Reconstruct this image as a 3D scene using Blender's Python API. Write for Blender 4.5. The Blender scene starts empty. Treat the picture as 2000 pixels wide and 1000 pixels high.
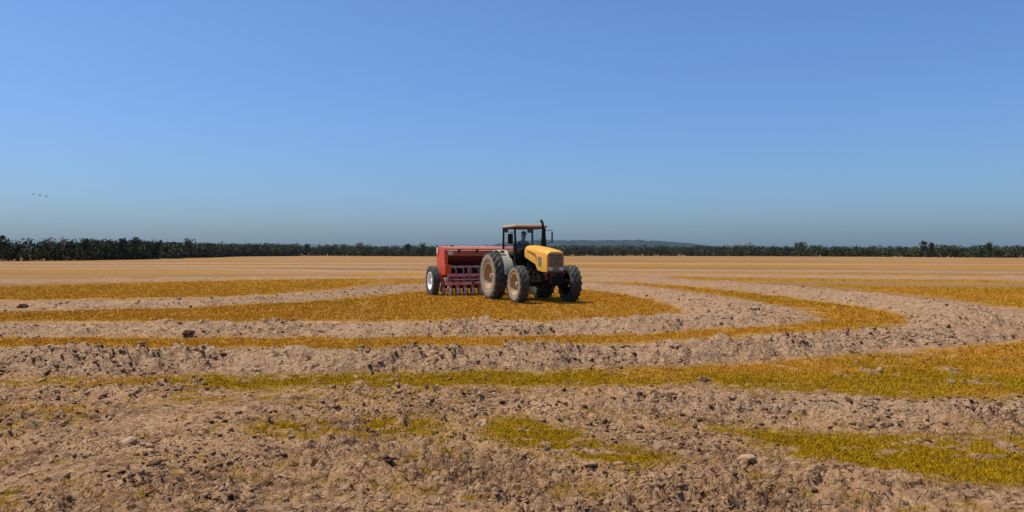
import bpy, bmesh, math, random
import numpy as np
from mathutils import Vector, Matrix

R = math.radians
random.seed(7)
sc = bpy.context.scene
col = sc.collection

# ------------------------------------------------------------------ camera
cam_d = bpy.data.cameras.new('camera')
cam = bpy.data.objects.new('camera', cam_d)
col.objects.link(cam)
cam_d.sensor_width = 36.0
cam_d.lens = 28.0
cam_d.clip_start = 0.05
cam_d.clip_end = 20000
cam.location = (0, 0, 1.70)
cam.rotation_euler = (R(90 - 0.15), 0, 0)
sc.camera = cam

# ------------------------------------------------------------------ sky + sun
SUN_EL, SUN_AZ = R(65), R(-82)        # azimuth from +Y (view direction), negative = to the left
w = bpy.data.worlds.new('World')
sc.world = w
w.use_nodes = True
nt = w.node_tree
bg = nt.nodes['Background']
sky = nt.nodes.new('ShaderNodeTexSky')
sky.sky_type = 'NISHITA'
sky.sun_disc = False
sky.sun_elevation = SUN_EL
sky.sun_rotation = SUN_AZ
sky.altitude = 0
sky.air_density = 1.0
sky.dust_density = 1.7
sky.ozone_density = 10.0
wb_ = nt.nodes.new('ShaderNodeMix'); wb_.data_type = 'RGBA'; wb_.blend_type = 'MULTIPLY'   # camera white balance of the sky
wb_.inputs[0].default_value = 1.0
nt.links.new(sky.outputs[0], wb_.inputs[6]); wb_.inputs[7].default_value = (.92, 1.07, 1.23, 1)
nt.links.new(wb_.outputs[2], bg.inputs[0])
bg.inputs[1].default_value = 0.119
sun_d = bpy.data.lights.new('sun', 'SUN')
sun_d.energy = 4.7
sun_d.angle = R(0.5)
sun_d.color = (1.0, 0.93, 0.80)
sun = bpy.data.objects.new('sun', sun_d)
col.objects.link(sun)
sd = Vector((math.sin(SUN_AZ) * math.cos(SUN_EL), math.cos(SUN_AZ) * math.cos(SUN_EL), math.sin(SUN_EL)))
sun.rotation_euler = sd.to_track_quat('Z', 'Y').to_euler()
sun.location = sd * 60
sc.view_settings.view_transform = 'Standard'
sc.view_settings.look = 'None'
sc.view_settings.exposure = 0.0
sc.view_settings.gamma = 1.0
sc.view_settings.use_curve_mapping = False
sc.cycles.filter_width = 1.5
sc.cycles.max_bounces = 6
sc.cycles.transparent_max_bounces = 16
sc.cycles.volume_bounces = 0

# ------------------------------------------------------------------ helpers
def tag(o, label=None, cat=None, group=None, kind=None):
    if label: o['label'] = label
    if cat: o['category'] = cat
    if group: o['group'] = group
    if kind: o['kind'] = kind
    return o

def empty(name, loc=(0, 0, 0), rz=0.0, parent=None):
    o = bpy.data.objects.new(name, None)
    o.empty_display_size = 0.3
    col.objects.link(o)
    o.location = loc
    o.rotation_euler = (0, 0, rz)
    if parent: o.parent = parent
    return o

class MB:
    """collects shapes in one mesh"""
    def __init__(self):
        self.v, self.f = [], []
    def add(self, vs, fs):
        n = len(self.v)
        self.v += [tuple(p) for p in vs]
        self.f += [tuple(i + n for i in q) for q in fs]
        return self
    def box(self, c, s, rot=None):
        x, y, z = s[0] / 2, s[1] / 2, s[2] / 2
        vs = [Vector(p) for p in ((-x,-y,-z),(x,-y,-z),(x,y,-z),(-x,y,-z),(-x,-y,z),(x,-y,z),(x,y,z),(-x,y,z))]
        if rot: vs = [rot @ p for p in vs]
        c = Vector(c)
        return self.add([p + c for p in vs], [(0,3,2,1),(4,5,6,7),(0,1,5,4),(1,2,6,5),(2,3,7,6),(3,0,4,7)])
    def prism(self, prof, y0, y1):
        """profile of (x, z), extruded along y"""
        n = len(prof)
        vs = [(x, y0, z) for x, z in prof] + [(x, y1, z) for x, z in prof]
        fs = [tuple(range(n)), tuple(range(2*n-1, n-1, -1))]
        fs += [(i, i+n, (i+1) % n + n, (i+1) % n) for i in range(n)]
        return self.add(vs, fs)
    def loft(self, rings):
        n = len(rings[0])
        vs = [p for r in rings for p in r]
        fs = []
        for k in range(len(rings)-1):
            for i in range(n):
                j = (i+1) % n
                fs.append((k*n+i, k*n+j, (k+1)*n+j, (k+1)*n+i))
        fs.append(tuple(range(n-1, -1, -1)))
        fs.append(tuple(range((len(rings)-1)*n, len(rings)*n)))
        return self.add(vs, fs)
    def tube(self, pts, r, n=8):
        pts = [Vector(p) for p in pts]
        rs = r if isinstance(r, (list, tuple)) else [r]*len(pts)
        rings, up = [], None
        for i, p in enumerate(pts):
            d = (pts[min(i+1, len(pts)-1)] - pts[max(i-1, 0)])
            d = d.normalized() if d.length > 1e-9 else Vector((0,0,1))
            if up is None:
                up = Vector((1,0,0)) if abs(d.x) < .8 else Vector((0,1,0))
            a = (up - d * up.dot(d)).normalized()
            b = d.cross(a)
            up = a
            rings.append([p + (a*math.cos(2*math.pi*k/n) + b*math.sin(2*math.pi*k/n))*rs[i] for k in range(n)])
        return self.loft(rings)
    def lathe(self, prof, c=(0,0,0), n=40, close=False):
        """profile of (radius, y) turned about the y axis"""
        vs, fs, m = [], [], len(prof)
        for k in range(n):
            a = 2*math.pi*k/n
            vs += [(c[0]+r*math.cos(a), c[1]+y, c[2]+r*math.sin(a)) for r, y in prof]
        for k in range(n):
            k2 = (k+1) % n
            for i in range(m if close else m-1):
                j = (i+1) % m
                fs.append((k*m+i, k*m+j, k2*m+j, k2*m+i))
        return self.add(vs, fs)
    def build(self, name, mat, parent=None, bevel=0, smooth=False, loc=None):
        me = bpy.data.meshes.new(name)
        me.from_pydata(self.v, [], self.f)
        bm = bmesh.new(); bm.from_mesh(me)
        bmesh.ops.recalc_face_normals(bm, faces=bm.faces)
        bm.to_mesh(me); bm.free()
        me.materials.append(mat)
        o = bpy.data.objects.new(name, me)
        col.objects.link(o)
        if parent: o.parent = parent
        if loc: o.location = loc
        if smooth:
            me.polygons.foreach_set('use_smooth', [True]*len(me.polygons))
            me.set_sharp_from_angle(angle=R(38))
        if bevel:
            m = o.modifiers.new('edge', 'BEVEL'); m.width = bevel; m.segments = 2
            m.limit_method = 'ANGLE'; m.angle_limit = R(40)
        return o

def big_mesh(name, v, f, mat, attrs=None, smooth=False):
    """numpy arrays -> one mesh object; f is (n,3) or (n,4)"""
    me = bpy.data.meshes.new(name)
    nv, nf, k = len(v), len(f), f.shape[1]
    me.vertices.add(nv)
    me.vertices.foreach_set('co', np.ascontiguousarray(v, dtype=np.float32).ravel())
    me.loops.add(nf*k)
    me.loops.foreach_set('vertex_index', np.ascontiguousarray(f, dtype=np.int32).ravel())
    me.polygons.add(nf)
    me.polygons.foreach_set('loop_start', np.arange(0, nf*k, k, dtype=np.int32))
    if smooth: me.polygons.foreach_set('use_smooth', np.ones(nf, dtype=bool))
    me.update(calc_edges=True)
    for nm, a in (attrs or {}).items():
        at = me.attributes.new(nm, 'FLOAT', 'POINT')
        at.data.foreach_set('value', np.ascontiguousarray(a, dtype=np.float32))
    me.materials.append(mat)
    o = bpy.data.objects.new(name, me)
    col.objects.link(o)
    return o

# numpy noise ---------------------------------------------------------
def _hash(ix, iy, s):
    h = (ix.astype(np.int64)*374761393 + iy.astype(np.int64)*668265263 + s*1274126177) & 0xffffffff
    h = ((h ^ (h >> 13)) * 1274126177) & 0xffffffff
    h = ((h ^ (h >> 16)) * 2246822519) & 0xffffffff
    return (h ^ (h >> 15)).astype(np.float64) / 4294967295.0

def noise(x, y, s=0):
    """gradient noise, about -1..1"""
    ix, iy = np.floor(x), np.floor(y)
    fx, fy = x-ix, y-iy
    u, v = fx*fx*fx*(fx*(fx*6-15)+10), fy*fy*fy*(fy*(fy*6-15)+10)
    def g(a, b):
        t = _hash(ix+a, iy+b, s)*2*np.pi
        return np.cos(t)*(fx-a) + np.sin(t)*(fy-b)
    n0 = g(0,0)*(1-u) + g(1,0)*u
    n1 = g(0,1)*(1-u) + g(1,1)*u
    return (n0*(1-v) + n1*v)*1.5

def fbm(x, y, o=4, s=0):
    t, a = 0, 1
    for i in range(o):
        t = t + a*noise(x*2**i, y*2**i, s+i*17); a *= .5
    return t

def clod_cells(x, y, s=0):
    """lumps: each cell a dome of its own height and tilt -> 0..1"""
    ix, iy = np.floor(x), np.floor(y)
    best = np.full(x.shape, 0.0)
    for a in (-1, 0, 1):
        for b in (-1, 0, 1):
            cx, cy = ix+a, iy+b
            px, py = cx+_hash(cx, cy, s), cy+_hash(cx, cy, s+1)
            h = _hash(cx, cy, s+2); an = _hash(cx, cy, s+3)*6.283
            dx, dy = x-px, y-py
            ca, sa = np.cos(an), np.sin(an)
            ux, uy = (dx*ca+dy*sa), (-dx*sa+dy*ca)*1.7
            rad = .35+.5*h
            d = np.sqrt(ux*ux+uy*uy)/rad
            dome = np.clip(1-d**4, 0, None)*(.3+.7*h)*(1+.55*ux/rad)
            best = np.maximum(best, dome)
    return best

def smooth(a, b, x):
    t = np.clip((x-a)/(b-a), 0, 1)
    return t*t*(3-2*t)

# materials -----------------------------------------------------------
def new_mat(name):
    m = bpy.data.materials.new(name); m.use_nodes = True
    return m, m.node_tree, m.node_tree.nodes['Principled BSDF']

def N(t, typ, **kw):
    n = t.nodes.new(typ)
    for k, v in kw.items(): setattr(n, k, v)
    return n

def ramp(t, src, p0, p1, c0=(0,0,0,1), c1=(1,1,1,1)):
    r = N(t, 'ShaderNodeValToRGB')
    r.color_ramp.elements[0].position = p0; r.color_ramp.elements[0].color = c0
    r.color_ramp.elements[1].position = p1; r.color_ramp.elements[1].color = c1
    t.links.new(src, r.inputs[0])
    return r.outputs[0]

def mix(t, fac, a, b, mode='MIX'):
    n = N(t, 'ShaderNodeMix', data_type='RGBA', blend_type=mode)
    for sock, v in ((n.inputs[0], fac), (n.inputs[6], a), (n.inputs[7], b)):
        if hasattr(v, 'is_linked') or isinstance(v, bpy.types.NodeSocket): t.links.new(v, sock)
        elif isinstance(v, (int, float)): sock.default_value = v
        else: sock.default_value = (*v[:3], 1)
    return n.outputs[2]

def noise_node(t, scale, detail=4, rough=.6, coord='Object', stretch=None):
    tc = N(t, 'ShaderNodeTexCoord')
    n = N(t, 'ShaderNodeTexNoise')
    n.inputs['Scale'].default_value = scale; n.inputs['Detail'].default_value = detail
    n.inputs['Roughness'].default_value = rough
    if stretch:
        mp = N(t, 'ShaderNodeMapping'); mp.inputs['Scale'].default_value = stretch
        t.links.new(tc.outputs[coord], mp.inputs[0]); t.links.new(mp.outputs[0], n.inputs['Vector'])
    else:
        t.links.new(tc.outputs[coord], n.inputs['Vector'])
    return n.outputs[0]

def paint(name, color, rough=.5, metal=0.0, dust=.35, dust_col=(.30,.21,.13), scale=3.0, lo=.45, hi=.7, bump=0.0):
    m, t, b = new_mat(name)
    n = noise_node(t, scale, 6, .65)
    f = ramp(t, n, lo, hi, (0,0,0,1), (dust,dust,dust,1))
    t.links.new(mix(t, f, color, dust_col), b.inputs['Base Color'])
    rr = ramp(t, n, lo, hi, (rough,)*3+(1,), (min(1, rough+.35),)*3+(1,))
    t.links.new(rr, b.inputs['Roughness'])
    b.inputs['Metallic'].default_value = metal
    if bump:
        bn = N(t, 'ShaderNodeBump'); bn.inputs['Strength'].default_value = bump; bn.inputs['Distance'].default_value = .01
        t.links.new(noise_node(t, scale*12, 4), bn.inputs['Height']); t.links.new(bn.outputs[0], b.inputs['Normal'])
    return m

def foliage(name, c0, c1, scale=.35):
    m, t, b = new_mat(name)
    n = noise_node(t, scale, 3, .6)
    t.links.new(ramp(t, n, .35, .65, (*c0,1), (*c1,1)), b.inputs['Base Color'])
    b.inputs['Roughness'].default_value = .8
    b.inputs['Specular IOR Level'].default_value = .15
    return m

# ------------------------------------------------------------------ field layout (metres)
STRAW = {
'paddock': [(-22.77,23.6),(-15.32,23.82),(-10.62,25.42),(-7.39,28.73),(-5.37,34.78),(-4.13,37.76),(0,41.3),(3.55,39.46),(5.74,35.72),(6.1,28.73),(5.59,24.03),(4.64,21.85),(2.66,20.65),(0,20.18),(-5.11,19.88),(-12.78,19.88),(-19.17,19.88)],
'far_left': [(-38.06,39.46),(-26.56,41.3),(-20.85,49.88),(-13.6,58.74),(-10.13,56.24),(-7.56,48.95),(-7.73,40.05),(-9.35,33.04),(-12.85,30.74),(-18.48,28.73),(-26.02,26.97)],
'second': [(-15.94,16.52),(-10.63,16.52),(-4.22,16.42),(0,16.63),(3.42,17.74),(6.12,19.02),(7.83,20.98),(8.65,23.6),(8.5,27.54),(8.18,33.46),(6.64,41.3),(5.77,47.21),(8.33,51.83),(11.53,44.81),(12.64,35.72),(12.66,28.12),(12.17,24.25),(10.82,20.98),(9.47,18.88),(7.27,17.39),(5.31,16.52),(2.93,15.19),(0,14.52),(-3.64,14.14),(-9.09,14.14),(-13.64,14.14)],
'far_right': [(16.7,46.38),(19.19,42.64),(22.58,41.3),(25.76,40.05),(34.46,35.72),(17.71,18.36),(15.6,24.25),(15.94,27.54),(16.37,32.64),(16.01,38.31)],
'outer': [(22.37,23.19),(8.53,8.84),(5.94,9.24),(4.25,9.44),(2.79,9.65),(2.66,10.62),(1.99,10.33),(.85,10.13),(0,10.13),(-1.3,10.13),(-3.83,9.94),(-6.64,10.33),(-9.96,10.33),(-10.62,11.01),(-7.08,11.01),(-4.92,10.92),(-2.93,11.39),(-1.48,11.49),(.38,11.7),(2.31,11.96),(3.61,12.47),(5.05,13.09),(6.64,13.77),(8.69,15.02),(10.18,15.83)],
'near_right': [(1.91,7.8),(2.49,7.73),(3.41,7.57),(4.76,7.4),(7.01,7.26),(5.21,5.41),(3.68,5.72),(3.2,5.85),(2.77,6.16),(2.39,6.63),(2.07,7.16)],
'near_mid': [(-.45,8.2),(0,8.5),(.40,8.3),(.70,7.6),(1.2,7.0),(1.45,6.71),(1.1,6.30),(.64,6.45),(.15,6.7),(-.3,7.3)],
'near_left': [(-2.73,7.73),(-2.32,8.21),(-1.61,8.37),(-.82,8.53),(-.51,7.91),(-.57,7.34),(-1.13,7.3),(-1.89,7.34),(-2.46,7.34)],
'corner': [(-4.78,5.72),(-3.53,5.72),(-3.12,5.25),(-2.88,4.77),(-3.99,4.77)],
'carpet': [(-13,60),(-8.5,52),(-6.5,42),(-3,42),(0,45),(6,50),(9,57),(14,49),(30,45),(34,56),(8,68),(-14,76)],
'wide_left': [(-4.6,10.2),(-1.6,10.1),(.2,10.15),(.2,9.6),(-1.6,9.2),(-4.2,9.1)],
'bank_left': [(-110,112),(-60,100),(-30,92),(-19,80),(-30,76),(-60,80),(-110,92)],
'bank_mid': [(-14,84),(10,78),(26,72),(45,66),(45,58),(24,63),(8,68),(-14,74)],
'bank_right': [(8,58),(25,55),(42,50),(60,46),(80,46),(80,54),(44,60),(24,64),(8,66)],
'bank_far': [(0,130),(50,118),(110,112),(110,96),(52,100),(0,112)],
'wide_right': [(6,170),(90,150),(160,150),(160,130),(90,132),(6,148)],
'west': [(-7.39,8.84),(-5.69,8.84),(-4.77,9.05),(-4.15,7.96),(-5.06,7.87),(-6.58,7.87)],
}
SPARSE = {'near_mid': .68, 'near_left': .58, 'corner': .6, 'west': .5, 'outer': .9, 'near_right': .69, 'bank_left': .55, 'bank_right': .55, 'bank_far': .5, 'bank_mid': .5, 'carpet': .56, 'wide_left': .45, 'wide_right': .5}
LEVEES = [   # (crest line, height, half-width at each point)
 ([(-17.41,16.92),(-10.88,16.92),(-4.35,16.92),(0,17.3),(2.28,17.7),(3.64,18.86),(4.98,19.84),(6.21,20.55),(6.78,23.97),(6.54,29.89),(5.78,35.96),(3.83,39.68),(0,42.62),(-4.34,39.68),(-5.83,34.87),(-7.69,29.89),(-10.69,25.57),(-15.58,24.23),(-22.77,22.13)],
  .22, [.75,.75,.75,.8,.9,1.2,1.5,1.6,1.6,1.5,1.5,1.3,1.3,1.2,1.1,1.0,.9,.9,.9]),
 ([(-12.34,11.99),(-7.71,11.99),(-3.09,11.99),(0,12.25),(2.47,12.81),(4.42,13.75),(6.12,14.64),(8.06,15.66),(9.67,17.08),(11.15,18.95),(12.41,21.68),(12.75,24.78),(12.85,28.54),(12.27,34.69),(10.94,42.54),(7.88,49.02),(3.37,52.44)],
  .25, [.7,.7,.7,.7,.72,.75,.85,1.0,1.2,1.4,1.5,1.7,1.9,1.9,1.8,1.7,1.7]),
 ([(-46.15,44.86),(-30,46.65),(-22.34,49.63),(-12.86,55.54)], .2, [2,2,2,1.5]),
 ([(-120,98),(-70,88),(-32,86),(-12,74),(6,66),(24,56),(46,52),(80,47)], .18, [2.5]*8),
 ([(-120,125),(-60,108),(-28,104),(-4,90),(20,78),(48,68),(90,62)], .18, [2.5]*7),
 ([(-130,150),(-50,140),(0,138),(40,124),(100,118)], .2, [3]*5),
 ([(-22,52),(-6,58),(10,56)], .12, [1.5,2,1.5]),
 ([(1.32,8.9),(2.54,8.77),(3.85,8.56),(5.37,8.36),(7.87,8.16)], .10, [.3,.5,.5,.5,.5]),
]

RUTS = [(2.4,28.7,2.95,21.8), (.6,27.5,1.5,21.0), (-5.15,28.1,-4.0,20.2)]

def poly_sd(x, y, poly):
    """signed distance, positive inside"""
    n = len(poly)
    d2 = np.full(x.shape, 1e9); inside = np.zeros(x.shape, bool)
    for i in range(n):
        ax, ay = poly[i]; bx, by = poly[(i+1) % n]
        ex, ey = bx-ax, by-ay
        wx, wy = x-ax, y-ay
        t = np.clip((wx*ex+wy*ey)/(ex*ex+ey*ey), 0, 1)
        d2 = np.minimum(d2, (wx-ex*t)**2+(wy-ey*t)**2)
        c = ((ay <= y) != (by <= y))
        if by != ay:
            inside ^= c & (x < ax+(y-ay)*ex/ey)
    return np.where(inside, 1, -1)*np.sqrt(d2)

def field(x, y):
    """height, straw cover, greenness, levee weight of the field"""
    n = len(x)
    z = np.zeros(n); straw = np.zeros(n); lev = np.zeros(n); green = np.zeros(n)
    r = np.hypot(x, y)
    sel = (y > 1) & (r < 185)
    xs, ys, rs = x[sel], y[sel], r[sel]
    wig = .35*np.clip(rs/14, .35, 2.0)
    xw = xs + wig*fbm(xs*.8, ys*.8, 3, 5); yw = ys + wig*fbm(xs*.8, ys*.8, 3, 9)
    s = np.zeros(len(xs))
    patch = (.55*fbm(xs*.9, ys*1.5, 3, 41)+.75*fbm(xs*4, ys*5.5, 3, 43))*.5+.5
    for k, p in STRAW.items():
        lo = np.min(p, axis=0)-2; hi = np.max(p, axis=0)+2
        b = (xs > lo[0]) & (xs < hi[0]) & (ys > lo[1]) & (ys < hi[1])
        if not b.any(): continue
        sdist = poly_sd(xw[b], yw[b], p)
        e = .28*np.clip(rs[b]/10, .8, 4)
        m = smooth(-e, e*1.5, sdist)
        sp = SPARSE.get(k)
        if k == 'outer':
            spv = np.clip(.66+.035*(xs[b]+3.5), .5, .76)
        elif sp: spv = np.full(b.sum(), sp)
        else: spv = np.full(b.sum(), .88)
        m = m*smooth(.98-spv-.16, .98-spv+.16, patch[b]) 
        s[b] = np.maximum(s[b], m)
    l = np.zeros(len(xs)); lz = np.zeros(len(xs))
    jx = xs+.25*fbm(xs*.9, ys*.9, 3, 71); jy = ys+.25*fbm(xs*.9, ys*.9, 3, 77)
    for pts, h, ws in LEVEES:
        best = np.full(len(xs), 1e9)
        for i in range(len(pts)-1):
            ax, ay = pts[i]; bx, by = pts[i+1]
            ex, ey = bx-ax, by-ay
            t = np.clip(((jx-ax)*ex+(jy-ay)*ey)/(ex*ex+ey*ey), 0, 1)
            d = np.sqrt((jx-ax-ex*t)**2+(jy-ay-ey*t)**2)
            wv = ws[i]+(ws[i+1]-ws[i])*t
            q = d/wv
            u = q < best
            best = np.where(u, q, best)
        prof = np.clip(1-best**1.5, 0, 1)
        prof = prof*(1+.13*fbm(xs*1.3, ys*1.3, 3, 33))
        lz = np.maximum(lz, h*prof)
        l = np.maximum(l, smooth(1.12, .85, best))
    s = np.maximum(s, .5*smooth(.52, .85, patch)*smooth(14, 11, rs))       # thin growth between the clods
    # ruts where the tractor wheels have pressed the straw down
    for (ax, ay, bx, by) in RUTS:
        ex, ey = bx-ax, by-ay
        t = np.clip(((jx-ax)*ex+(jy-ay)*ey)/(ex*ex+ey*ey), 0, 1)
        d = np.sqrt((jx-ax-ex*t)**2+(jy-ay-ey*t)**2)
        k = smooth(.45, .2, d)*np.clip(.5+.6*noise(xs*1.5, ys*1.5, 88), 0, 1)
        s = s*(1-.45*k); lz = lz-.03*k
    s = s*(1-l)
    z[sel] = lz; straw[sel] = s; lev[sel] = l
    g = smooth(.25, -.25, (rs-12.2)/9 + .6*fbm(xs*.4, ys*.5, 4, 55))
    gr = g + .35*smooth(.1, .6, fbm(xs*.16, ys*.16, 2, 91))
    green[sel] = np.clip(gr, 0, 1)
    # roughness of bare soil
    fade = smooth(70, 14, r)
    soil = 1-straw
    near = r < 75
    xn, yn, rn = x[near], y[near], r[near]
    px, py = xn+.05*noise(xn*9, yn*9, 3), yn+.05*noise(xn*9, yn*9, 4)
    rough = .035*fbm(xn*1.4, yn*1.4, 3, 11)+.045*noise(xn*.5, yn*.8, 12)
    zone = np.clip(.85+.85*fbm(xn*.45, yn*.6, 3, 61), .25, 1.6)
    rough += zone*(.034*(clod_cells(px*4.2, py*4.2, 21)-.2)*smooth(60, 30, rn)
            + .042*(clod_cells(px*9.5, py*9.5, 31)-.2)*smooth(32, 14, rn)
            + .028*(clod_cells(px*21, py*21, 37)-.2)*smooth(15, 8, rn))
    rough += .012*noise(xn*16, yn*16, 13)*smooth(20, 9, rn)
    amp = np.clip(.14+.86*soil[near], 0, 1)
    amp *= 1+.45*lev[near]
    amp *= np.where(rn > 14, np.clip(.6+.4*lev[near], 0, 1.0), 1)
    z[near] += rough*amp
    # very gentle undulation far away
    z += smooth(60, 400, r)*.25*noise(x*.01, y*.012, 51)
    return z, straw, green, lev

# ------------------------------------------------------------------ ground
def geom_rows():
    rows = [.35]
    while rows[-1] < 6300:
        q = rows[-1]
        s = .10 if q < 3.6 else .0036 if q < 42 else .011 if q < 200 else .05
        rows.append(q*(1+s))
    return np.array(rows)
rows = geom_rows()
th = list(np.arange(-.70, .70, .0024))
a = .70
while a < 2*math.pi-.70-.06:
    th.append(a); a += .055
th = np.array(th)
RR, TT = np.meshgrid(rows, th, indexing='ij')
gx, gy = (RR*np.sin(TT)).ravel(), (RR*np.cos(TT)).ravel()
gz, gs, gg, gl = field(gx, gy)
nr, nc = len(rows), len(th)
idx = np.arange(nr*nc).reshape(nr, nc)
A = idx[:-1, :]; B = idx[1:, :]
A2 = np.roll(A, -1, 1); B2 = np.roll(B, -1, 1)
faces = np.stack([A, B, B2, A2], -1).reshape(-1, 4)[:, ::-1]

def ground_material():
    m, t, b = new_mat('ploughed_soil')
    at = lambda nm: N(t, 'ShaderNodeAttribute', attribute_name=nm).outputs['Fac']
    n1 = noise_node(t, .9, 6, .65)
    n2 = noise_node(t, 9, 5, .7)
    n3 = noise_node(t, 45, 3, .7)
    n4 = noise_node(t, .1, 6, .62, stretch=(.16, .75, 1))
    n5 = noise_node(t, .1, 5, .6, stretch=(.07, .42, 1))
    soil = ramp(t, n1, .38, .62, (.185,.092,.046,1), (.48,.268,.138,1))
    soil = mix(t, ramp(t, n2, .42, .68), soil, (.56,.345,.185))
    soil = mix(t, ramp(t, n3, .30, .46, (.55,.55,.55,1), (0,0,0,1)), soil, (.13,.078,.05))
    n6 = noise_node(t, 7.5, 5, .68); n7 = noise_node(t, 17, 4, .7)
    levc = mix(t, ramp(t, n2, .35, .7), (.33,.192,.106), (.54,.350,.205))
    soil = mix(t, N(t, 'ShaderNodeMath', operation='MULTIPLY').outputs[0], soil, levc)
    mm = soil.node.inputs[0].links[0].from_node
    t.links.new(at('levee'), mm.inputs[0]); mm.inputs[1].default_value = .75
    dk_ = N(t, 'ShaderNodeMath', operation='MAXIMUM')
    t.links.new(ramp(t, n6, .375, .43, (.9,.9,.9,1), (0,0,0,1)), dk_.inputs[0]); t.links.new(ramp(t, n7, .36, .42, (.9,.9,.9,1), (0,0,0,1)), dk_.inputs[1])
    soil = mix(t, dk_.outputs[0], soil, (.060,.028,.015))  # dark crevice shade put into the soil colour as random patches
    soil = mix(t, ramp(t, n7, .58, .70, (0,0,0,1), (.65,.65,.65,1)), soil, (.70,.47,.27))  # bright clod highlights, likewise put into the colour
    # far: pale crust, thin ochre growth and browner ploughed strips
    farc = mix(t, ramp(t, n4, .40, .58), (.36,.20,.088), (.285,.148,.030))
    farc = mix(t, ramp(t, n5, .46, .60, (0,0,0,1), (.8,.8,.8,1)), farc, (.21,.11,.052))
    fm = N(t, 'ShaderNodeMath', operation='MULTIPLY'); t.links.new(at('far'), fm.inputs[0]); fm.inputs[1].default_value = .92
    soil = mix(t, fm.outputs[0], soil, farc)
    orange = mix(t, ramp(t, n2, .35, .65), (.37,.165,.014), (.51,.25,.025))
    grn = mix(t, ramp(t, n2, .35, .65), (.20,.105,.003), (.44,.245,.007))
    st = mix(t, at('green'), orange, grn)
    st = mix(t, ramp(t, n3, .34, .52, (.5,.5,.5,1), (0,0,0,1)), st, (.09,.045,.012))
    full = mix(t, at('straw'), soil, st)
    t.links.new(full, b.inputs['Base Color'])
    b.inputs['Roughness'].default_value = .95
    b.inputs['Specular IOR Level'].default_value = .03
    bn = N(t, 'ShaderNodeBump'); bn.inputs['Strength'].default_value = 1.0; bn.inputs['Distance'].default_value = .03
    tcv = N(t, 'ShaderNodeTexCoord'); vo = N(t, 'ShaderNodeTexVoronoi', feature='DISTANCE_TO_EDGE'); vo.inputs['Scale'].default_value = 13
    t.links.new(tcv.outputs['Object'], vo.inputs['Vector'])
    hm = N(t, 'ShaderNodeMath', operation='ADD'); vm = N(t, 'ShaderNodeMath', operation='MINIMUM'); vm.inputs[1].default_value = .12
    t.links.new(vo.outputs['Distance'], vm.inputs[0]); vs_ = N(t, 'ShaderNodeMath', operation='MULTIPLY'); vs_.inputs[1].default_value = 4
    t.links.new(vm.outputs[0], vs_.inputs[0]); t.links.new(vs_.outputs[0], hm.inputs[0]); t.links.new(noise_node(t, 30, 6, .8), hm.inputs[1])
    t.links.new(hm.outputs[0], bn.inputs['Height'])
    t.links.new(bn.outputs[0], b.inputs['Normal'])
    return m
M_soil = ground_material()
far_w = smooth(22, 46, np.hypot(gx, gy))*(1-.75*gl)
ground = big_mesh('field_ground', np.stack([gx, gy, gz], 1), faces, M_soil,
                  {'straw': gs, 'green': gg, 'levee': gl, 'far': far_w})
tag(ground, 'ploughed tan field with curving soil levees and strips of orange dry grass', 'field', kind='structure')

# ------------------------------------------------------------------ stubble blades and clods (nobody could count them)
rng = np.random.default_rng(3)
def scatter(n, r0, r1, half=.70):
    r = np.exp(rng.uniform(math.log(r0), math.log(r1), n)); t = rng.uniform(-half, half, n)
    return r*np.sin(t), r*np.cos(t), r

x, y, r = scatter(240000, 4.4, 62)
z, s, g, l = field(x, y)
keep = rng.uniform(.2, 1.0, len(x))**.7 < s
x, y, z, r, g = x[keep], y[keep], z[keep], r[keep], g[keep]
nb = 5
k = len(x)
sc_ = np.clip(r/11, .75, 2.6)
X = np.repeat(x, nb); Y = np.repeat(y, nb); Z = np.repeat(z, nb); S = np.repeat(sc_, nb); G = np.repeat(g, nb)
n_ = len(X)
X = X+rng.normal(0, .025, n_)*S; Y = Y+rng.normal(0, .025, n_)*S
hgt = rng.uniform(.010, .036, n_)*S**.6
az = rng.uniform(0, 6.283, n_); lean = rng.uniform(.3, 1.6, n_)*hgt
wd = rng.uniform(.004, .008, n_)*S
az2 = rng.uniform(0, 6.283, n_)
v = np.empty((n_, 3, 3))
v[:,0] = np.stack([X-wd*np.cos(az2), Y-wd*np.sin(az2), Z-.01], 1)
v[:,1] = np.stack([X+wd*np.cos(az2), Y+wd*np.sin(az2), Z-.01], 1)
v[:,2] = np.stack([X+lean*np.cos(az), Y+lean*np.sin(az), Z+hgt], 1)
tint = np.repeat(rng.uniform(0, 1, n_), 3)
def stubble_material():
    m, t, b = new_mat('dry_grass')
    at = lambda nm: N(t, 'ShaderNodeAttribute', attribute_name=nm).outputs['Fac']
    o = mix(t, at('tint'), (.42,.18,.012), (.68,.34,.036))
    gcol = mix(t, at('tint'), (.18,.105,.002), (.60,.355,.008))
    c = mix(t, at('green'), o, gcol)
    c = mix(t, ramp(t, noise_node(t, 5, 4, .7), .52, .68, (0,0,0,1), (.75,.75,.75,1)), c, (.25,.14,.045))
    c = mix(t, ramp(t, noise_node(t, 11, 3, .7), .34, .42, (.8,.8,.8,1), (0,0,0,1)), c, (.055,.032,.008))
    t.links.new(c, b.inputs['Base Color'])
    b.inputs['Roughness'].default_value = .9
    b.inputs['Specular IOR Level'].default_value = .02
    return m
st = big_mesh('dry_grass', v.reshape(-1, 3), np.arange(n_*3).reshape(-1, 3), stubble_material(),
              {'tint': tint, 'green': np.repeat(G, 3)})
tag(st, 'short orange and yellow green dry grass between the soil levees', 'grass', kind='stuff')

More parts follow.
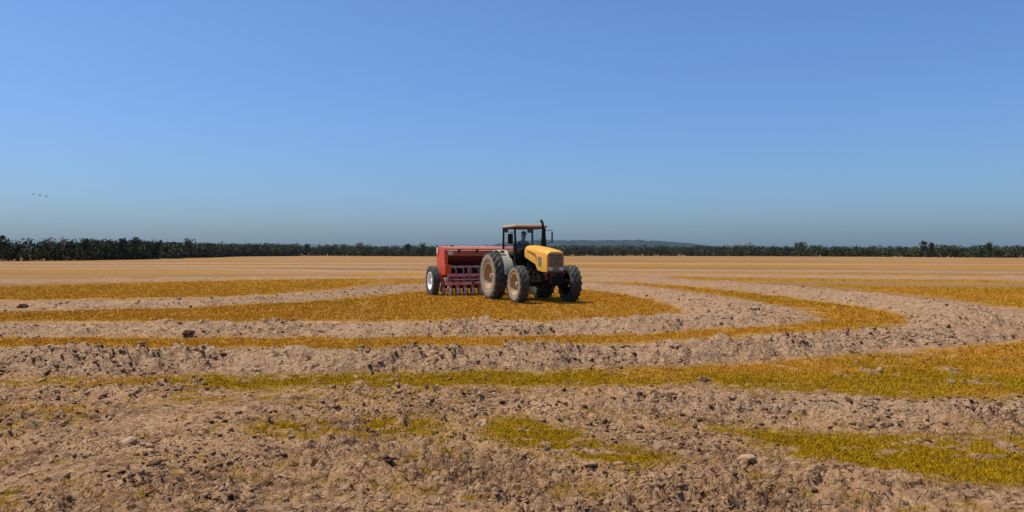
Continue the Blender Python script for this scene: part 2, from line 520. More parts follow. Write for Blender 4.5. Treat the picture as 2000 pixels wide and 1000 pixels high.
# icosahedron lumps
phi = (1+5**.5)/2
ICO = np.array([(-1,phi,0),(1,phi,0),(-1,-phi,0),(1,-phi,0),(0,-1,phi),(0,1,phi),(0,-1,-phi),(0,1,-phi),(phi,0,-1),(phi,0,1),(-phi,0,-1),(-phi,0,1)])/1.9
ICF = np.array([(0,11,5),(0,5,1),(0,1,7),(0,7,10),(0,10,11),(1,5,9),(5,11,4),(11,10,2),(10,7,6),(7,1,8),(3,9,4),(3,4,2),(3,2,6),(3,6,8),(3,8,9),(4,9,5),(2,4,11),(6,2,10),(8,6,7),(9,8,1)])
x, y, r = scatter(100000, 4.3, 40)
z, s, g, l = field(x, y)
zone = fbm(x*.45, y*.45, 2, 61)
zone = 1.3*zone+.9*fbm(x*1.7, y*1.7, 2, 67)
keep = (rng.uniform(0, 1, len(x)) > s*1.1+.02) & (rng.uniform(-.6, .7, len(x)) < zone) & ((r < 15) | (l > .4))
x, y, z, r = x[keep], y[keep], z[keep], r[keep]
k = len(x)
size = (.008+.027*rng.power(.35, k)**2.2)*np.clip(r/9, .8, 1.35)
vv = ICO[None]*(1+rng.normal(0, .30, (k, 12, 1)))
vv = vv*np.stack([rng.uniform(.8, 1.7, k), rng.uniform(.7, 1.2, k), rng.uniform(.4, .8, k)], 1)[:, None]
an = rng.uniform(0, 6.283, k); ti = rng.normal(0, .35, k)
ct, stt = np.cos(ti)[:, None], np.sin(ti)[:, None]
vx, vy, vz = vv[..., 0], vv[..., 1], vv[..., 2]
vx, vz = vx*ct+vz*stt, -vx*stt+vz*ct
ca, sa = np.cos(an)[:, None], np.sin(an)[:, None]
vx, vy = vx*ca-vy*sa, vx*sa+vy*ca
P = np.stack([vx*size[:,None]+x[:,None], vy*size[:,None]+y[:,None], vz*size[:,None]+(z+size*.25)[:,None]], -1).reshape(-1, 3)
F = (ICF[None]+(np.arange(k)*12)[:, None, None]).reshape(-1, 3)
def clod_material(name='soil_clod', dark=0.0):
    m, t, b = new_mat(name)
    n1 = noise_node(t, 3, 4, .7); n2 = noise_node(t, 40, 4, .7)
    c = ramp(t, n1, .35, .65, (.24,.130,.070,1), (.47,.285,.155,1))
    c = mix(t, ramp(t, n2, .35, .7, (.5,.5,.5,1), (0,0,0,1)), c, (.20,.12,.07))
    if dark: c = mix(t, dark, c, (.060,.030,.017))
    t.links.new(c, b.inputs['Base Color']); b.inputs['Roughness'].default_value = .95
    b.inputs['Specular IOR Level'].default_value = .1
    bn = N(t, 'ShaderNodeBump'); bn.inputs['Strength'].default_value = .6; bn.inputs['Distance'].default_value = .01
    t.links.new(noise_node(t, 60, 4, .7), bn.inputs['Height']); t.links.new(bn.outputs[0], b.inputs['Normal'])
    return m
M_clod = clod_material()
M_clod_dark = clod_material('dark_soil_clod', .8)  # same soil colour mixed most of the way to dark brown
M_clod_pale = paint('pale_clod', (.40,.25,.14), .95, dust=.6, dust_col=(.22,.125,.065), scale=9)
darkm = np.repeat(rng.uniform(0, 1, k) < .30, 12)
fd = np.repeat(darkm[::12], 20)
dark_cl = big_mesh('dark_soil_crumbs', P, F[fd], M_clod_dark)  # randomly picked crumbs in the darker soil colour
tag(dark_cl, 'dark crumbs of freshly turned soil scattered over the ploughed ground', 'soil', kind='stuff')
F = F[~fd]
cl = big_mesh('soil_crumbs', P, F, M_clod)
tag(cl, 'small broken crumbs of dry tan soil strewn over the ploughed ground', 'soil', kind='stuff')

# big clods that can be picked out one by one
def clod(x, y, sx, sy, sz, mat, label, seed):
    q = random.Random(seed)
    bm = bmesh.new()
    bmesh.ops.create_icosphere(bm, subdivisions=2, radius=1)
    off = Vector((q.uniform(0, 50), q.uniform(0, 50), q.uniform(0, 50)))
    from mathutils import noise as mn
    for vv in bm.verts:
        p = vv.co
        k = 1+.55*mn.noise(p*1.2+off)+.45*mn.noise(p*2.7+off)
        vv.co = Vector((p.x*sx*k*.75, p.y*sy*k*.75, max(p.z, -.35)*sz*k*.8))
    me = bpy.data.meshes.new('soil_clod'); bm.to_mesh(me); bm.free()
    me.materials.append(mat)
    o = bpy.data.objects.new('soil_clod', me); col.objects.link(o)
    z0 = float(field(np.array([x]), np.array([y]))[0][0])
    o.location = (x, y, z0-sz*.05)
    o.rotation_euler = (0, 0, q.uniform(0, 6.28))
    tag(o, label, 'clod', 'large clods lying on the field')
    return o
CL = [
 (-4.39,7.80,.10,.06,.05,M_clod_dark,'dark damp clod alone in the sparse growth at the far left of the foreground'),
 (-1.27,7.51,.055,.045,.045,M_clod_dark,'small dark clod in the faint yellow patch left of centre'),
 (-3.38,7.02,.11,.07,.045,M_clod_pale,'pale flat clod beside dark cracks in the left foreground'),
 (-3.40,5.96,.11,.09,.07,M_clod,'rounded tan clod near the lower left corner, above the grassy corner'),
 (-.30,7.98,.10,.08,.06,M_clod_pale,'pale clod at the left tip of the green middle patch'),
 (2.55,10.58,.11,.07,.07,M_clod_dark,'dark clod on the bare break in the right green strip'),
 (1.93,6.51,.09,.075,.05,M_clod_pale,'pale lump at the lower left edge of the right green patch'),
 (1.43,6.12,.12,.10,.05,M_clod_dark,'dark broken clod between the middle and right green patches'),
 (1.32,7.05,.12,.09,.08,M_clod,'large tan clod right of the tip of the middle green patch'),
 (2.34,6.05,.09,.07,.05,M_clod_dark,'dark clod just below the right green patch'),
 (-11.75,28.1,.16,.14,.24,M_clod_pale,'small upright pale clod on the thin levee left of the seed drill'),
 (-14.8,24.1,.26,.14,.12,M_clod_dark,'dark clod on the thin levee at the far left edge'),
 (-6.58,16.2,.19,.11,.09,M_clod_dark,'dark clod on the near face of the levee left of the drill'),
 (-1.02,6.4,.11,.06,.04,M_clod_dark,'flat dark clod on bare soil just left of the centre foreground'),
 (.35,5.95,.10,.07,.045,M_clod,'broad tan clod on bare soil at the bottom centre'),
]
for i, c in enumerate(CL): clod(*c, seed=100+i)

# ------------------------------------------------------------------ far hill and woods
def hill():
    xs = np.linspace(-300, 1540, 185); ys = np.linspace(4600, 5400, 25)
    XX, YY = np.meshgrid(xs, ys, indexing='ij')
    ridge = smooth(-300, 120, XX)*smooth(1540, 760, XX)
    prof = np.sin(np.clip((YY-4600)/800, 0, 1)*np.pi)**.7
    ZZ = 88*ridge**.45*prof + 6.5*fbm(XX*.022, YY*.015, 4, 4)*ridge*prof - 1.5
    n, m_ = XX.shape
    i = np.arange(n*m_).reshape(n, m_)
    f = np.stack([i[:-1,:-1], i[1:,:-1], i[1:,1:], i[:-1,1:]], -1).reshape(-1, 4)
    o = big_mesh('hill', np.stack([XX.ravel(), YY.ravel(), ZZ.ravel()], 1), f, foliage('hill_forest', (.014,.022,.020), (.030,.040,.028), .015))
    tag(o, 'low wooded blue hill on the horizon right of the tractor cab', 'hill', kind='structure')
hill()

def leaf_cloud(rng, n, w, d, h, size, base=.12):
    """centres of n leaf clumps in an uneven crown, as quads"""
    nl = max(3, n//16)
    lob = np.stack([rng.uniform(-.5, .5, nl)*w*.75, rng.uniform(-.5, .5, nl)*d*.75, (base+(1-base)*rng.beta(1.6, 1.3, nl))*h*.9], 1)
    lr = rng.uniform(.14, .27, nl)*min(w, h)
    k = rng.integers(0, nl, n)
    u = rng.normal(0, 1, (n, 3)); u /= np.linalg.norm(u, axis=1)[:, None]
    c = lob[k]+u*(lr[k]*rng.uniform(.6, 1.1, n))[:, None]
    c[:, 2] = np.clip(c[:, 2], base*h*.4, h)
    a = rng.normal(0, 1, (n, 3)); a /= np.linalg.norm(a, axis=1)[:, None]
    b = np.cross(a, rng.normal(0, 1, (n, 3))); b /= np.linalg.norm(b, axis=1)[:, None]
    s = size*rng.uniform(.5, 1.2, n)[:, None]
    q = np.stack([c-a*s-b*s*.6, c+a*s-b*s*.6, c+a*s+b*s*.6, c-a*s+b*s*.6], 1)
    return q.reshape(-1, 3)

def wood(name, line, hts, leaf, gap, rows_, mat, label, n=110):
    rg = np.random.default_rng(len(name)+int(abs(line[0][0])))
    V = []
    pts = np.array(line)
    seg = np.linalg.norm(np.diff(pts, axis=0), axis=1); cum = np.concatenate([[0], np.cumsum(seg)])
    for row in range(rows_):
        s_ = 0.0
        while s_ < cum[-1]:
            px = np.interp(s_, cum, pts[:,0]); py = np.interp(s_, cum, pts[:,1]); hh = np.interp(s_, cum, hts)
            r0 = math.hypot(px, py)
            off = row*gap*1.0+rg.uniform(-.3, .5)*gap
            f_ = 1+off/r0
            h = hh*rg.uniform(.74, 1.02)*(1+.02*row)
            if row == 0: h *= rg.uniform(.55, .95)
            q = leaf_cloud(rg, n, gap*1.7, gap*1.7, h, leaf, .05)
            q += np.array([px*f_, py*f_, -.2])
            V.append(q)
            s_ += gap*rg.uniform(.6, 1.2)
    V = np.concatenate(V)
    o = big_mesh(name, V, np.arange(len(V)).reshape(-1, 4), mat)
    tag(o, label, 'woods', kind='stuff')
    return o
M_wood1 = foliage('wood_leaves', (.018,.022,.007), (.058,.058,.016), .22)
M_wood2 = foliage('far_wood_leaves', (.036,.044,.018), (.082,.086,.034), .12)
wood('wood_edge', [(-175,150),(-140,170),(-121.4,188.8),(-114,196),(-111,203.4),(-112,228),(-119,264)], [5.6,5.6,5.6,5.6,5.7,6.0,6.3], .24, 3.2, 5, M_wood1,
     'near dark green wood closing the field at the far left', 280)
wood('wood_edge', [(-122,285),(-142.4,330.4),(-158.7,440.6),(-175,640),(-150,660),(-90,600),(-34,528.7),(-5,560),(36.4,640),(100,665),(148.8,650)], [6.0,6.4,7.4,10.2,9.8,8.4,7.2,7.4,8.6,9.4,9.2], .44, 5.0, 4, M_wood2,
     'distant grey green line of woods behind the tractor', 210)
wood('wood_edge', [(148.8,655),(160,580),(170,528.7),(212.5,440.6),(242.9,377.6),(290,300),(330,240)], [9.0,8.2,7.4,6.5,6.0,5.6,5.6], .40, 4.4, 4, M_wood2,
     'dark green line of woods along the right horizon', 210)

# trees that rise above the woods one by one
M_trunk = paint('bark', (.04,.032,.025), .9, dust=.4, dust_col=(.08,.065,.05), scale=5)
M_bare = paint('bare_twigs', (.20,.155,.135), .9, dust=.3, scale=5)
M_tree = [foliage('tree_leaves', (.022,.034,.014), (.055,.066,.026), .4), foliage('olive_leaves', (.05,.055,.028), (.09,.092,.05), .4)]
def tree(x, y, h, wd, kind, label, leaf, seed, name='tree', cat='tree'):
    rg = np.random.default_rng(seed)
    t = empty(name, (x, y, -.1))
    mb = MB()
    th_ = h*(.62 if kind < 2 else .72)
    ln = rg.uniform(-.08, .08)*h
    mb.tube([(0,0,0), (ln*.3,0,th_*.5), (ln,0,th_)], [h*.026, h*.02, h*.01], 7)
    br = MB() if kind == 2 else mb
    for i in range(7 if kind < 2 else 14):
        z0 = th_*rg.uniform(.35, .98); a_ = rg.uniform(0, 6.28); L = wd*rg.uniform(.3, .55)
        p0 = (ln*z0/th_, 0, z0)
        up = rg.uniform(.25, .75)*(h-z0)
        p1 = (p0[0]+L*.5*math.cos(a_), L*.5*math.sin(a_), z0+up*.6); p2 = (p0[0]+L*math.cos(a_), L*math.sin(a_), z0+up)
        br.tube([p0, p1, p2], [h*.011, h*.008, h*.004], 5)
    mb.build('trunk', M_trunk if kind < 2 else M_bare, t)
    if kind == 2: br.build('limb', M_bare, t)
    q = leaf_cloud(rg, 420 if kind < 2 else 70, wd, wd, h*(.62 if kind < 2 else .4), leaf*(1 if kind < 2 else .55), .15)
    q[:, 2] += h*(.36 if kind < 2 else .55)
    c = big_mesh('crown', q, np.arange(len(q)).reshape(-1, 4), M_bare if kind == 2 else M_tree[kind])
    c.parent = t
    tag(t, label, cat, 'trees rising above the woods')
    return t
TREES = [   # x, y, height, crown width, kind, label
 (-118.9, 186, 6.36, 2.6, 0, 'dark round tree at the outer left end of the near wood'),
 (-115.2, 198, 6.67, 2.6, 2, 'taller of two grey bare trees rising from the near left wood'),
 (-112.8, 200, 6.46, 2.4, 2, 'shorter of two grey bare trees rising from the near left wood'),
 (-109.9, 205, 5.92, 2.2, 0, 'low dark tree top just right of the two grey bare trees'),
 (-110.5, 226, 6.64, 1.8, 0, 'narrow dark tree standing close left of the tallest tree of the near wood'),
 (-110.8, 234, 7.27, 2.6, 0, 'tallest dark tree of the near wood, in its right half'),
 (-116.6, 262, 6.59, 2.6, 0, 'dark tree at the right end of the near wood, beside the gap'),
 (-139.3, 345, 8.58, 6.0, 1, 'broad grey green tree just beyond the gap in the left woods'),
 (-156.5, 430, 9.44, 4.0, 2, 'bare leaning tree over the woods left of the seed drill'),
 (-160.8, 625, 10.54, 4.5, 0, 'single dark spire like tree midway along the woods left of the drill'),
 (-112.1, 585, 10.73, 7, 1, 'broad olive tree above the woods, second to the left of the drill'),
 (-71.5, 545, 9.41, 4, 0, 'narrow dark tree above the woods, next to the drill hopper'),
 (-60.4, 540, 9.69, 5, 0, 'round dark tree directly above the white drill wheel'),
 (167.5, 560, 11.42, 7, 2, 'reddish bare tree above the woods right of the hill'),
 (185.0, 512, 9.93, 8, 0, 'broad dark tree above the right woods, next after the reddish bare tree'),
 (216.1, 418, 8.96, 3.6, 1, 'taller of two grey green trees side by side above the right woods'),
 (220.4, 418, 8.15, 2.6, 1, 'shorter of two grey green trees side by side above the right woods'),
 (232.6, 388, 7.69, 3.6, 0, 'dark tree above the woods close to the right edge'),
]
for i, (x_, y_, h_, w_, k_, l_) in enumerate(TREES):
    tree(x_, y_, h_, w_, k_, l_, .20 if y_ < 280 else .34, 500+i)
def bush(x, y, h, wd, label, seed):
    rg = np.random.default_rng(seed)
    q = leaf_cloud(rg, 160, wd, wd, h, .3, .02)
    o = big_mesh('bush', q, np.arange(len(q)).reshape(-1, 4), M_tree[0])
    o.location = (x, y, -.05)
    tag(o, label, 'bush', 'bushes on the far edge of the field')
bush(-164.0, 598, 2.2, 5, 'leftmost of three dark bushes on the far field edge, below the woods', 41)
bush(-121.3, 573, 2.6, 6, 'middle of three dark bushes on the far field edge', 42)
bush(-74.7, 520, 2.4, 5.5, 'rightmost of three dark bushes on the far field edge, nearest the seed drill', 43)

# ------------------------------------------------------------------ machine materials
DUST = (.27, .20, .13)
M_yellow = paint('yellow_paint', (.76, .36, .018), .42, dust=.5, dust_col=(.46,.28,.10), scale=2.2)
M_black = paint('black_paint', (.009, .009, .009), .6, dust=.08, dust_col=(.10,.075,.05), scale=4)
M_engine = paint('engine_iron', (.012, .010, .009), .85, dust=.25, dust_col=(.07,.045,.033), scale=5)
M_rubber = paint('tyre_rubber', (.042, .044, .037), .85, dust=.6, dust_col=(.16,.15,.11), scale=4, bump=.3)
M_side = paint('dusty_sidewall', (.26, .19, .12), .9, dust=.8, dust_col=(.38,.275,.175), scale=4)
M_rim = paint('cream_rim', (.42, .285, .155), .75, dust=.6, dust_col=(.33,.22,.125), scale=4)
M_fender = paint('grey_fender', (.42, .40, .30), .55, dust=.6, dust_col=(.38,.30,.20), scale=3)
M_grille = paint('dusty_grille', (.17, .15, .09), .7, dust=.8, dust_col=(.30,.25,.14), scale=6)
M_roof = paint('cab_roof', (.30, .19, .125), .7, dust=.6, dust_col=(.40,.27,.18), scale=3)
M_lamp = paint('headlight_glass', (.55, .52, .46), .15, dust=.3, scale=6)
M_decal = paint('brown_stripe', (.30, .10, .02), .45, dust=.4, dust_col=(.45,.25,.08), scale=3)
M_red = paint('red_paint', (.64, .075, .020), .42, dust=.15, dust_col=(.42,.14,.08), scale=2.4)
M_redlid = paint('sunlit_red_lid', (.44, .13, .085), .55, dust=.6, dust_col=(.54,.28,.19), scale=3)  # lighter salmon tone paints in the sunlit top of the lid
M_redfront = paint('faded_red_front', (.42, .11, .065), .55, dust=.5, dust_col=(.48,.22,.14), scale=3)
M_redbar = paint('dusty_red_frame', (.60, .17, .14), .6, dust=.8, dust_col=(.72,.48,.42), scale=5)
M_dkred = paint('dark_red_steel', (.11, .012, .010), .6, dust=.25, dust_col=(.2,.08,.06), scale=4)
M_hose = paint('pale_hose', (.58, .38, .33), .6, dust=.5, dust_col=(.50,.34,.26), scale=8)
M_steel = paint('worn_steel', (.62, .59, .54), .55, metal=0, dust=.5, dust_col=(.42,.35,.27), scale=8)
M_white = paint('white_rim', (.80, .79, .75), .5, dust=.18, scale=5)
M_label = paint('white_sticker', (.80, .72, .66), .5, dust=.3, scale=6)
M_seat = paint('seat_vinyl', (.02, .02, .022), .6, dust=.15, scale=5)
def glass_mat():
    m, t, b = new_mat('cab_glass')
    tr = N(t, 'ShaderNodeBsdfTransparent'); tr.inputs[0].default_value = (.95, .96, .96, 1)
    gl_ = N(t, 'ShaderNodeBsdfGlossy'); gl_.inputs[0].default_value = (.9,.9,.9,1); gl_.inputs[1].default_value = .03
    df = N(t, 'ShaderNodeBsdfDiffuse'); df.inputs[0].default_value = (.45,.38,.29,1)
    m1 = N(t, 'ShaderNodeMixShader'); m1.inputs[0].default_value = .025; t.links.new(tr.outputs[0], m1.inputs[1]); t.links.new(gl_.outputs[0], m1.inputs[2])
    m2 = N(t, 'ShaderNodeMixShader'); m2.inputs[0].default_value = .012
    t.links.new(m1.outputs[0], m2.inputs[1]); t.links.new(df.outputs[0], m2.inputs[2])
    t.links.new(m2.outputs[0], t.nodes['Material Output'].inputs[0])
    return m
M_glass = glass_mat()

# ------------------------------------------------------------------ wheels
def wheel(parent, c, rad, wid, rim_r, out, lugs, rim_mat, side_mat, name='wheel', lug_h=.045):
    """out: +1 / -1, the side (along y) that faces outwards"""
    wh = empty(name, c, 0, parent)
    h = wid/2
    tr = rad-lug_h
    mb = MB()
    prof = [(rim_r, -h*.78), (rim_r+.05, -h*.93), ((rim_r+tr)/2, -h*1.02), (tr-.06, -h*.98), (tr-.01, -h*.86), (tr, -h*.5), (tr+.008, 0),
            (tr, h*.5), (tr-.01, h*.86), (tr-.06, h*.98), ((rim_r+tr)/2, h*1.02), (rim_r+.05, h*.93), (rim_r, h*.78)]
    mb.lathe(prof, n=64, close=True)
    ty = mb.build('tyre', M_rubber, wh, smooth=True)
    ty.data.materials.append(side_mat)
    for p in ty.data.polygons:
        d = math.hypot(p.center.x, p.center.z)
        if d < tr-.05 and p.center.y*out > 0: p.material_index = 1  # inner sidewall left dark rubber, painting in the shade under the body
    lg = MB()
    for k in range(lugs):
        for s in (-1, 1):
            a0 = 2*math.pi*(k+(.5 if s > 0 else 0))/lugs
            vs = []
            for (yy, da) in ((-.03*s, 0), (h*.95*s, -.34*1.1/(rad*1.1))):
                for rr in (tr-.03, rad if abs(yy) < h*.5 else rad-.012):
                    for dd in (-.034/rad, .034/rad):
                        a = a0+da+dd
                        vs.append((rr*math.cos(a), yy, rr*math.sin(a)))
            # shoulder end running down the sidewall
            a = a0-.34*1.1/(rad*1.1)
            for rr in (tr-.12,):
                for dd in (-.03/rad, .03/rad):
                    vs.append((rr*math.cos(a+dd), h*1.0*s, rr*math.sin(a+dd)))
            lg.add(vs, [(0,1,3,2), (4,6,7,5), (2,3,7,6), (0,4,5,1), (0,2,6,4), (1,5,7,3), (6,8,9,7), (4,8,6), (5,7,9)])
    lg.build('tread', M_rubber, wh)
    rm = MB()
    o = out
    rm.lathe([(rim_r+.012, h*.80*o), (rim_r+.012, h*.86*o), (rim_r-.025, h*.86*o), (rim_r-.035, h*.50*o), (rim_r-.06, h*.10*o), (rim_r*.66, -h*.22*o),
              (rim_r*.60, -h*.24*o), (rim_r*.42, -h*.06*o), (.14, h*.02*o), (0, h*.02*o)], n=48)
    ib = MB().lathe([(rim_r+.01, -h*.80*o), (rim_r-.03, -h*.80*o), (rim_r-.02, -h*.3*o), (rim_r*.6, -h*.34*o), (.12, -h*.3*o)], n=48)
    ib.build('rim_back', M_engine, wh, smooth=True)  # near-black rim back stands in for the shade under the machine
    rim = rm.build('rim', rim_mat, wh, smooth=True)
    hb = MB()
    hb.lathe([(0, h*.50*o), (.07, h*.50*o), (.085, h*.44*o), (.10, h*.10*o), (.13, h*.06*o), (.13, -h*.05*o)], n=24)
    for k in range(8):
        a = 2*math.pi*k/8
        hb.lathe([(0, h*.08*o), (.016, h*.08*o), (.016, -h*.1*o)], c=(rim_r*.36*math.cos(a), 0, rim_r*.36*math.sin(a)), n=6)
    hb.build('hub', rim_mat, wh, smooth=True)
    return wh

# ------------------------------------------------------------------ tractor (x forward, y to its left)
HEAD = R(-68)
tr = empty('tractor', (.23, 30.2, 0), HEAD)
tag(tr, 'dusty yellow tractor with open view cab and pale rims pulling the red seed drill', 'tractor')
wheel(tr, (0, -1.0, .885), .90, .48, .50, -1, 21, M_rim, M_side)
wheel(tr, (0, 1.0, .885), .90, .48, .50, 1, 21, M_rim, M_side)
wheel(tr, (2.45, -1.0, .65), .665, .37, .40, -1, 18, M_rim, M_side, lug_h=.04)
wheel(tr, (2.45, .97, .65), .665, .37, .40, 1, 18, M_rim, M_side, lug_h=.04)

mb = MB()
mb.tube([(0,-.95,.885), (0,-.6,.885), (0,-.35,.885), (0,.35,.885), (0,.6,.885), (0,.95,.885)], [.11,.13,.22,.22,.13,.11], 14)
mb.box((.05, 0, .92), (.62, .56, .56))
mb.box((.85, 0, .86), (1.2, .46, .5))
mb.box((.75, 0, .60), (.5, .34, .2))
mb.build('transmission', M_engine, tr, bevel=.03)
mb = MB()
mb.box((2.0, 0, .98), (1.3, .44, .52))
mb.box((2.0, 0, 1.38), (1.05, .36, .36))
mb.box((2.0, 0, .70), (.95, .34, .12))
for i in range(4):
    mb.tube([(1.62+i*.24, -.17, 1.42), (1.62+i*.24, -.27, 1.36), (1.62+i*.24, -.29, 1.2)], .035, 7)
mb.lathe([(0, -.30), (.07, -.30), (.07, -.2), (0, -.2)], c=(1.75, 0, 1.05), n=14)
mb.lathe([(0, -.31), (.06, -.31), (.06, -.2), (0, -.2)], c=(2.15, 0, 1.0), n=14)
mb.build('engine', M_engine, tr, bevel=.02)
mb = MB()
mb.prism([(2.6, .72), (3.22, .78), (3.22, 1.06), (2.6, 1.10)], -.20, .20)
mb.box((2.45, 0, .66), (.20, 1.35, .17))
mb.box((2.45, 0, .66), (.40, .34, .30))
for s in (-1, 1):
    mb.lathe([(0, s*.62), (.13, s*.62), (.15, s*.70), (.16, s*.86), (0, s*.86)], c=(2.45, 0, .65), n=18)
    mb.box((2.45, s*.66, .70), (.16, .14, .34))
mb.build('front_axle', M_engine, tr, bevel=.015)
wb = None
mb = MB(); mb.box((3.26, 0, .93), (.10, .66, .22)); mb.box((3.22, 0, .99), (.12, .74, .05)); mb.build('weight_bracket', M_dkred, tr, bevel=.01)
wm = MB().prism([(3.30,.66), (3.50,.70), (3.53,.78), (3.53,.96), (3.48,1.02), (3.30,1.03), (3.30,.93), (3.36,.93), (3.36,.80), (3.30,.80)], -.026, .026)
w0 = wm.build('front_weight', M_black, tr, bevel=.006)
for i in range(8):
    o = w0 if i == 0 else w0.copy()
    if i: col.objects.link(o); o.parent = tr
    o.location = (0, -.21+i*.06, 0)

# hood: rings along x, (half width, top, bottom, corner)
def hood_ring(x, hw, zt, zb, c=.09):
    pts = [(-hw, zb), (-hw, zt-c*1.6), (-hw+c*.35, zt-c*.6), (-hw+c, zt-c*.12), (-hw*.4, zt+.006), (0, zt+.012),
           (hw*.4, zt+.006), (hw-c, zt-c*.12), (hw-c*.35, zt-c*.6), (hw, zt-c*1.6), (hw, zb)]
    return [(x, y, z) for y, z in pts]
HS = [(1.42,.33,1.97,1.62),(1.55,.36,2.0,1.58),(2.0,.385,1.955,1.47),(2.5,.385,1.905,1.35),(2.66,.375,1.885,1.14),(3.09,.36,1.835,1.085),(3.24,.35,1.805,1.085),(3.34,.32,1.76,1.10)]
HX = .14
mb = MB(); mb.loft([hood_ring(*h) for h in HS]); hood = mb.build('hood', M_yellow, tr, smooth=True)
# side scoop line and stripe, a few mm proud of the panel
def side_strip(name, pts, mat, s, proud=.006):
    m_ = MB(); n = len(pts)
    hw = lambda x: .385-max(0, x-2.5)*.042
    vs = [(x, s*(hw(x)+proud), z) for x, z in pts]+[(x, s*.36, z) for x, z in pts]
    fs = [tuple(range(n)), tuple(range(2*n-1, n-1, -1))]+[(i, (i+1) % n, (i+1) % n+n, i+n) for i in range(n)]
    m_.add(vs, fs); return m_.build(name, mat, tr)
for s in (-1, 1):
    side_strip('stripe', [(1.76,1.80), (2.49,1.61), (2.62,1.46), (2.62,1.56), (2.50,1.71), (1.76,1.84)], M_decal, s)
    side_strip('side_vent', [(2.74,1.30), (2.98,1.27), (2.98,1.58), (2.74,1.62)], M_grille, s)
mb = MB()
mb.prism([(3.325,1.28), (3.375,1.28), (3.385,1.5), (3.345,1.715), (3.31,1.715)], -.265, .265)
gr = mb.build('grille', M_grille, tr, bevel=.015)
for i in range(9):
    z_ = 1.31+i*.047
    m_ = MB(); m_.box((3.383-max(0,(z_-1.5))*.17, 0, z_), (.016, .50, .012)); s_ = m_.build('slat', M_black if i % 2 else M_grille, gr)
mb = MB(); mb.prism([(3.325,1.10), (3.385,1.10), (3.375,1.27), (3.325,1.27)], -.305, .305); nose = mb.build('nose_panel', M_grille, tr, bevel=.012)
for s in (-1, 1):
    m_ = MB(); m_.prism([(3.38,1.135), (3.402,1.14), (3.395,1.245), (3.375,1.25)], s*.20-.075, s*.20+.075)
    m_.build('headlight', M_lamp, tr, bevel=.008)
mb = MB(); mb.box((3.33, 0, 1.065), (.14, .70, .06)); mb.build('bumper', M_dkred, tr, bevel=.01)

# cab
mb = MB()
mb.box((.62, 0, 1.12), (1.36, .98, .07))
mb.box((1.24, 0, 1.42), (.08, 1.10, .60))
mb.box((-.02, 0, 1.40), (.08, 1.10, .50))
mb.build('cab_floor', M_black, tr, bevel=.01)
for (x0, x1, y0) in ((-.02,.0,-.6),(-.02,.0,.6),(1.24,1.12,-.6),(1.24,1.12,.6)):
    MB().loft([[(x0+a, y0+b, 1.35) for a, b in ((-.04,-.035),(.04,-.035),(.04,.035),(-.04,.035))],
               [(x1+a, y0*.98+b, 2.66) for a, b in ((-.035,-.03),(.035,-.03),(.035,.03),(-.035,.03))]]).build('cab_post', M_black, tr, bevel=.008)
mb = MB()
mb.loft([[(x_, y_, z_) for x_, y_ in ((-.08+i,-.66+i),(1.25-i,-.66+i),(1.25-i,.66-i),(-.08+i,.66-i))] for z_, i in ((2.665,.04),(2.68,.0),(2.73,.01),(2.775,.07),(2.79,.2))])
roof = mb.build('roof', M_roof, tr, bevel=.02, smooth=True)
mb = MB(); mb.box((.57, 0, 2.645), (1.24, 1.22, .05)); mb.build('roof_frame', M_dkred, tr, bevel=.008)
for y_ in (-.5, .5):
    mb = MB(); mb.box((-.02, y_, 2.57), (.12, .19, .13)); mb.build('work_lamp', M_black, tr, bevel=.02)
# panes
def pane(vs):
    a, b, c, d = [Vector(v) for v in vs]
    n = (b-a).cross(d-a).normalized()*.004
    m_ = MB(); m_.add([a+n, b+n, c+n, d+n, a-n, b-n, c-n, d-n], [(0,1,2,3),(7,6,5,4),(0,4,5,1),(1,5,6,2),(2,6,7,3),(3,7,4,0)])
    m_.build('pane', M_glass, tr)
pane([(1.215,-.555,1.74),(1.215,.555,1.74),(1.135,.545,2.60),(1.135,-.545,2.60)])
pane([(-.015,-.555,1.68),(-.015,.555,1.68),(.0,.545,2.60),(.0,-.545,2.60)])
for s in (-1, 1):
    pane([(.04,s*.60,1.72),(1.18,s*.60,1.72),(1.09,s*.59,2.60),(.05,s*.59,2.60)])
    mb = MB(); mb.box((.62, s*.595, 1.70), (1.16, .045, .05)); mb.box((.66, s*.595, 1.47), (.10, .04, .46)); mb.build('door_rail', M_black, tr, bevel=.008)
# lower door panels, grey and dusty
for s in (-1, 1):
    mb = MB(); mb.prism([(.90,1.2),(1.26,1.2),(1.26,1.68),(.98,1.68)], s*.565-.015, s*.565+.015); mb.build('door_panel', M_engine, tr, bevel=.01)
# seat, column, wheel
mb = MB(); mb.box((.34, 0, 1.46), (.48, .50, .14)); mb.box((.12, 0, 1.80), (.13, .48, .58), Matrix.Rotation(R(-8), 3, 'Y')); mb.box((.32,0,1.28),(.30,.3,.25)); mb.build('seat', M_seat, tr, bevel=.04)
mb = MB(); mb.prism([(1.02,1.15),(1.27,1.15),(1.27,1.95),(1.12,1.98),(1.02,1.75)], -.24, .24); mb.build('dashboard', M_black, tr, bevel=.02)
mb = MB()
cw, ax = Vector((.93, 0, 1.86)), Vector((-.5, 0, .85)).normalized()
u = Vector((0,1,0)); v2 = ax.cross(u)
mb.tube([cw+(u*math.cos(2*math.pi*k/20)+v2*math.sin(2*math.pi*k/20))*.20 for k in range(21)], .015, 6)
mb.tube([cw, cw-ax*.3], .025, 6)
for k in range(3):
    a_ = 2*math.pi*k/3; mb.tube([cw, cw+(u*math.cos(a_)+v2*math.sin(a_))*.2], .010, 5)
mb.build('steering_wheel', M_black, tr)
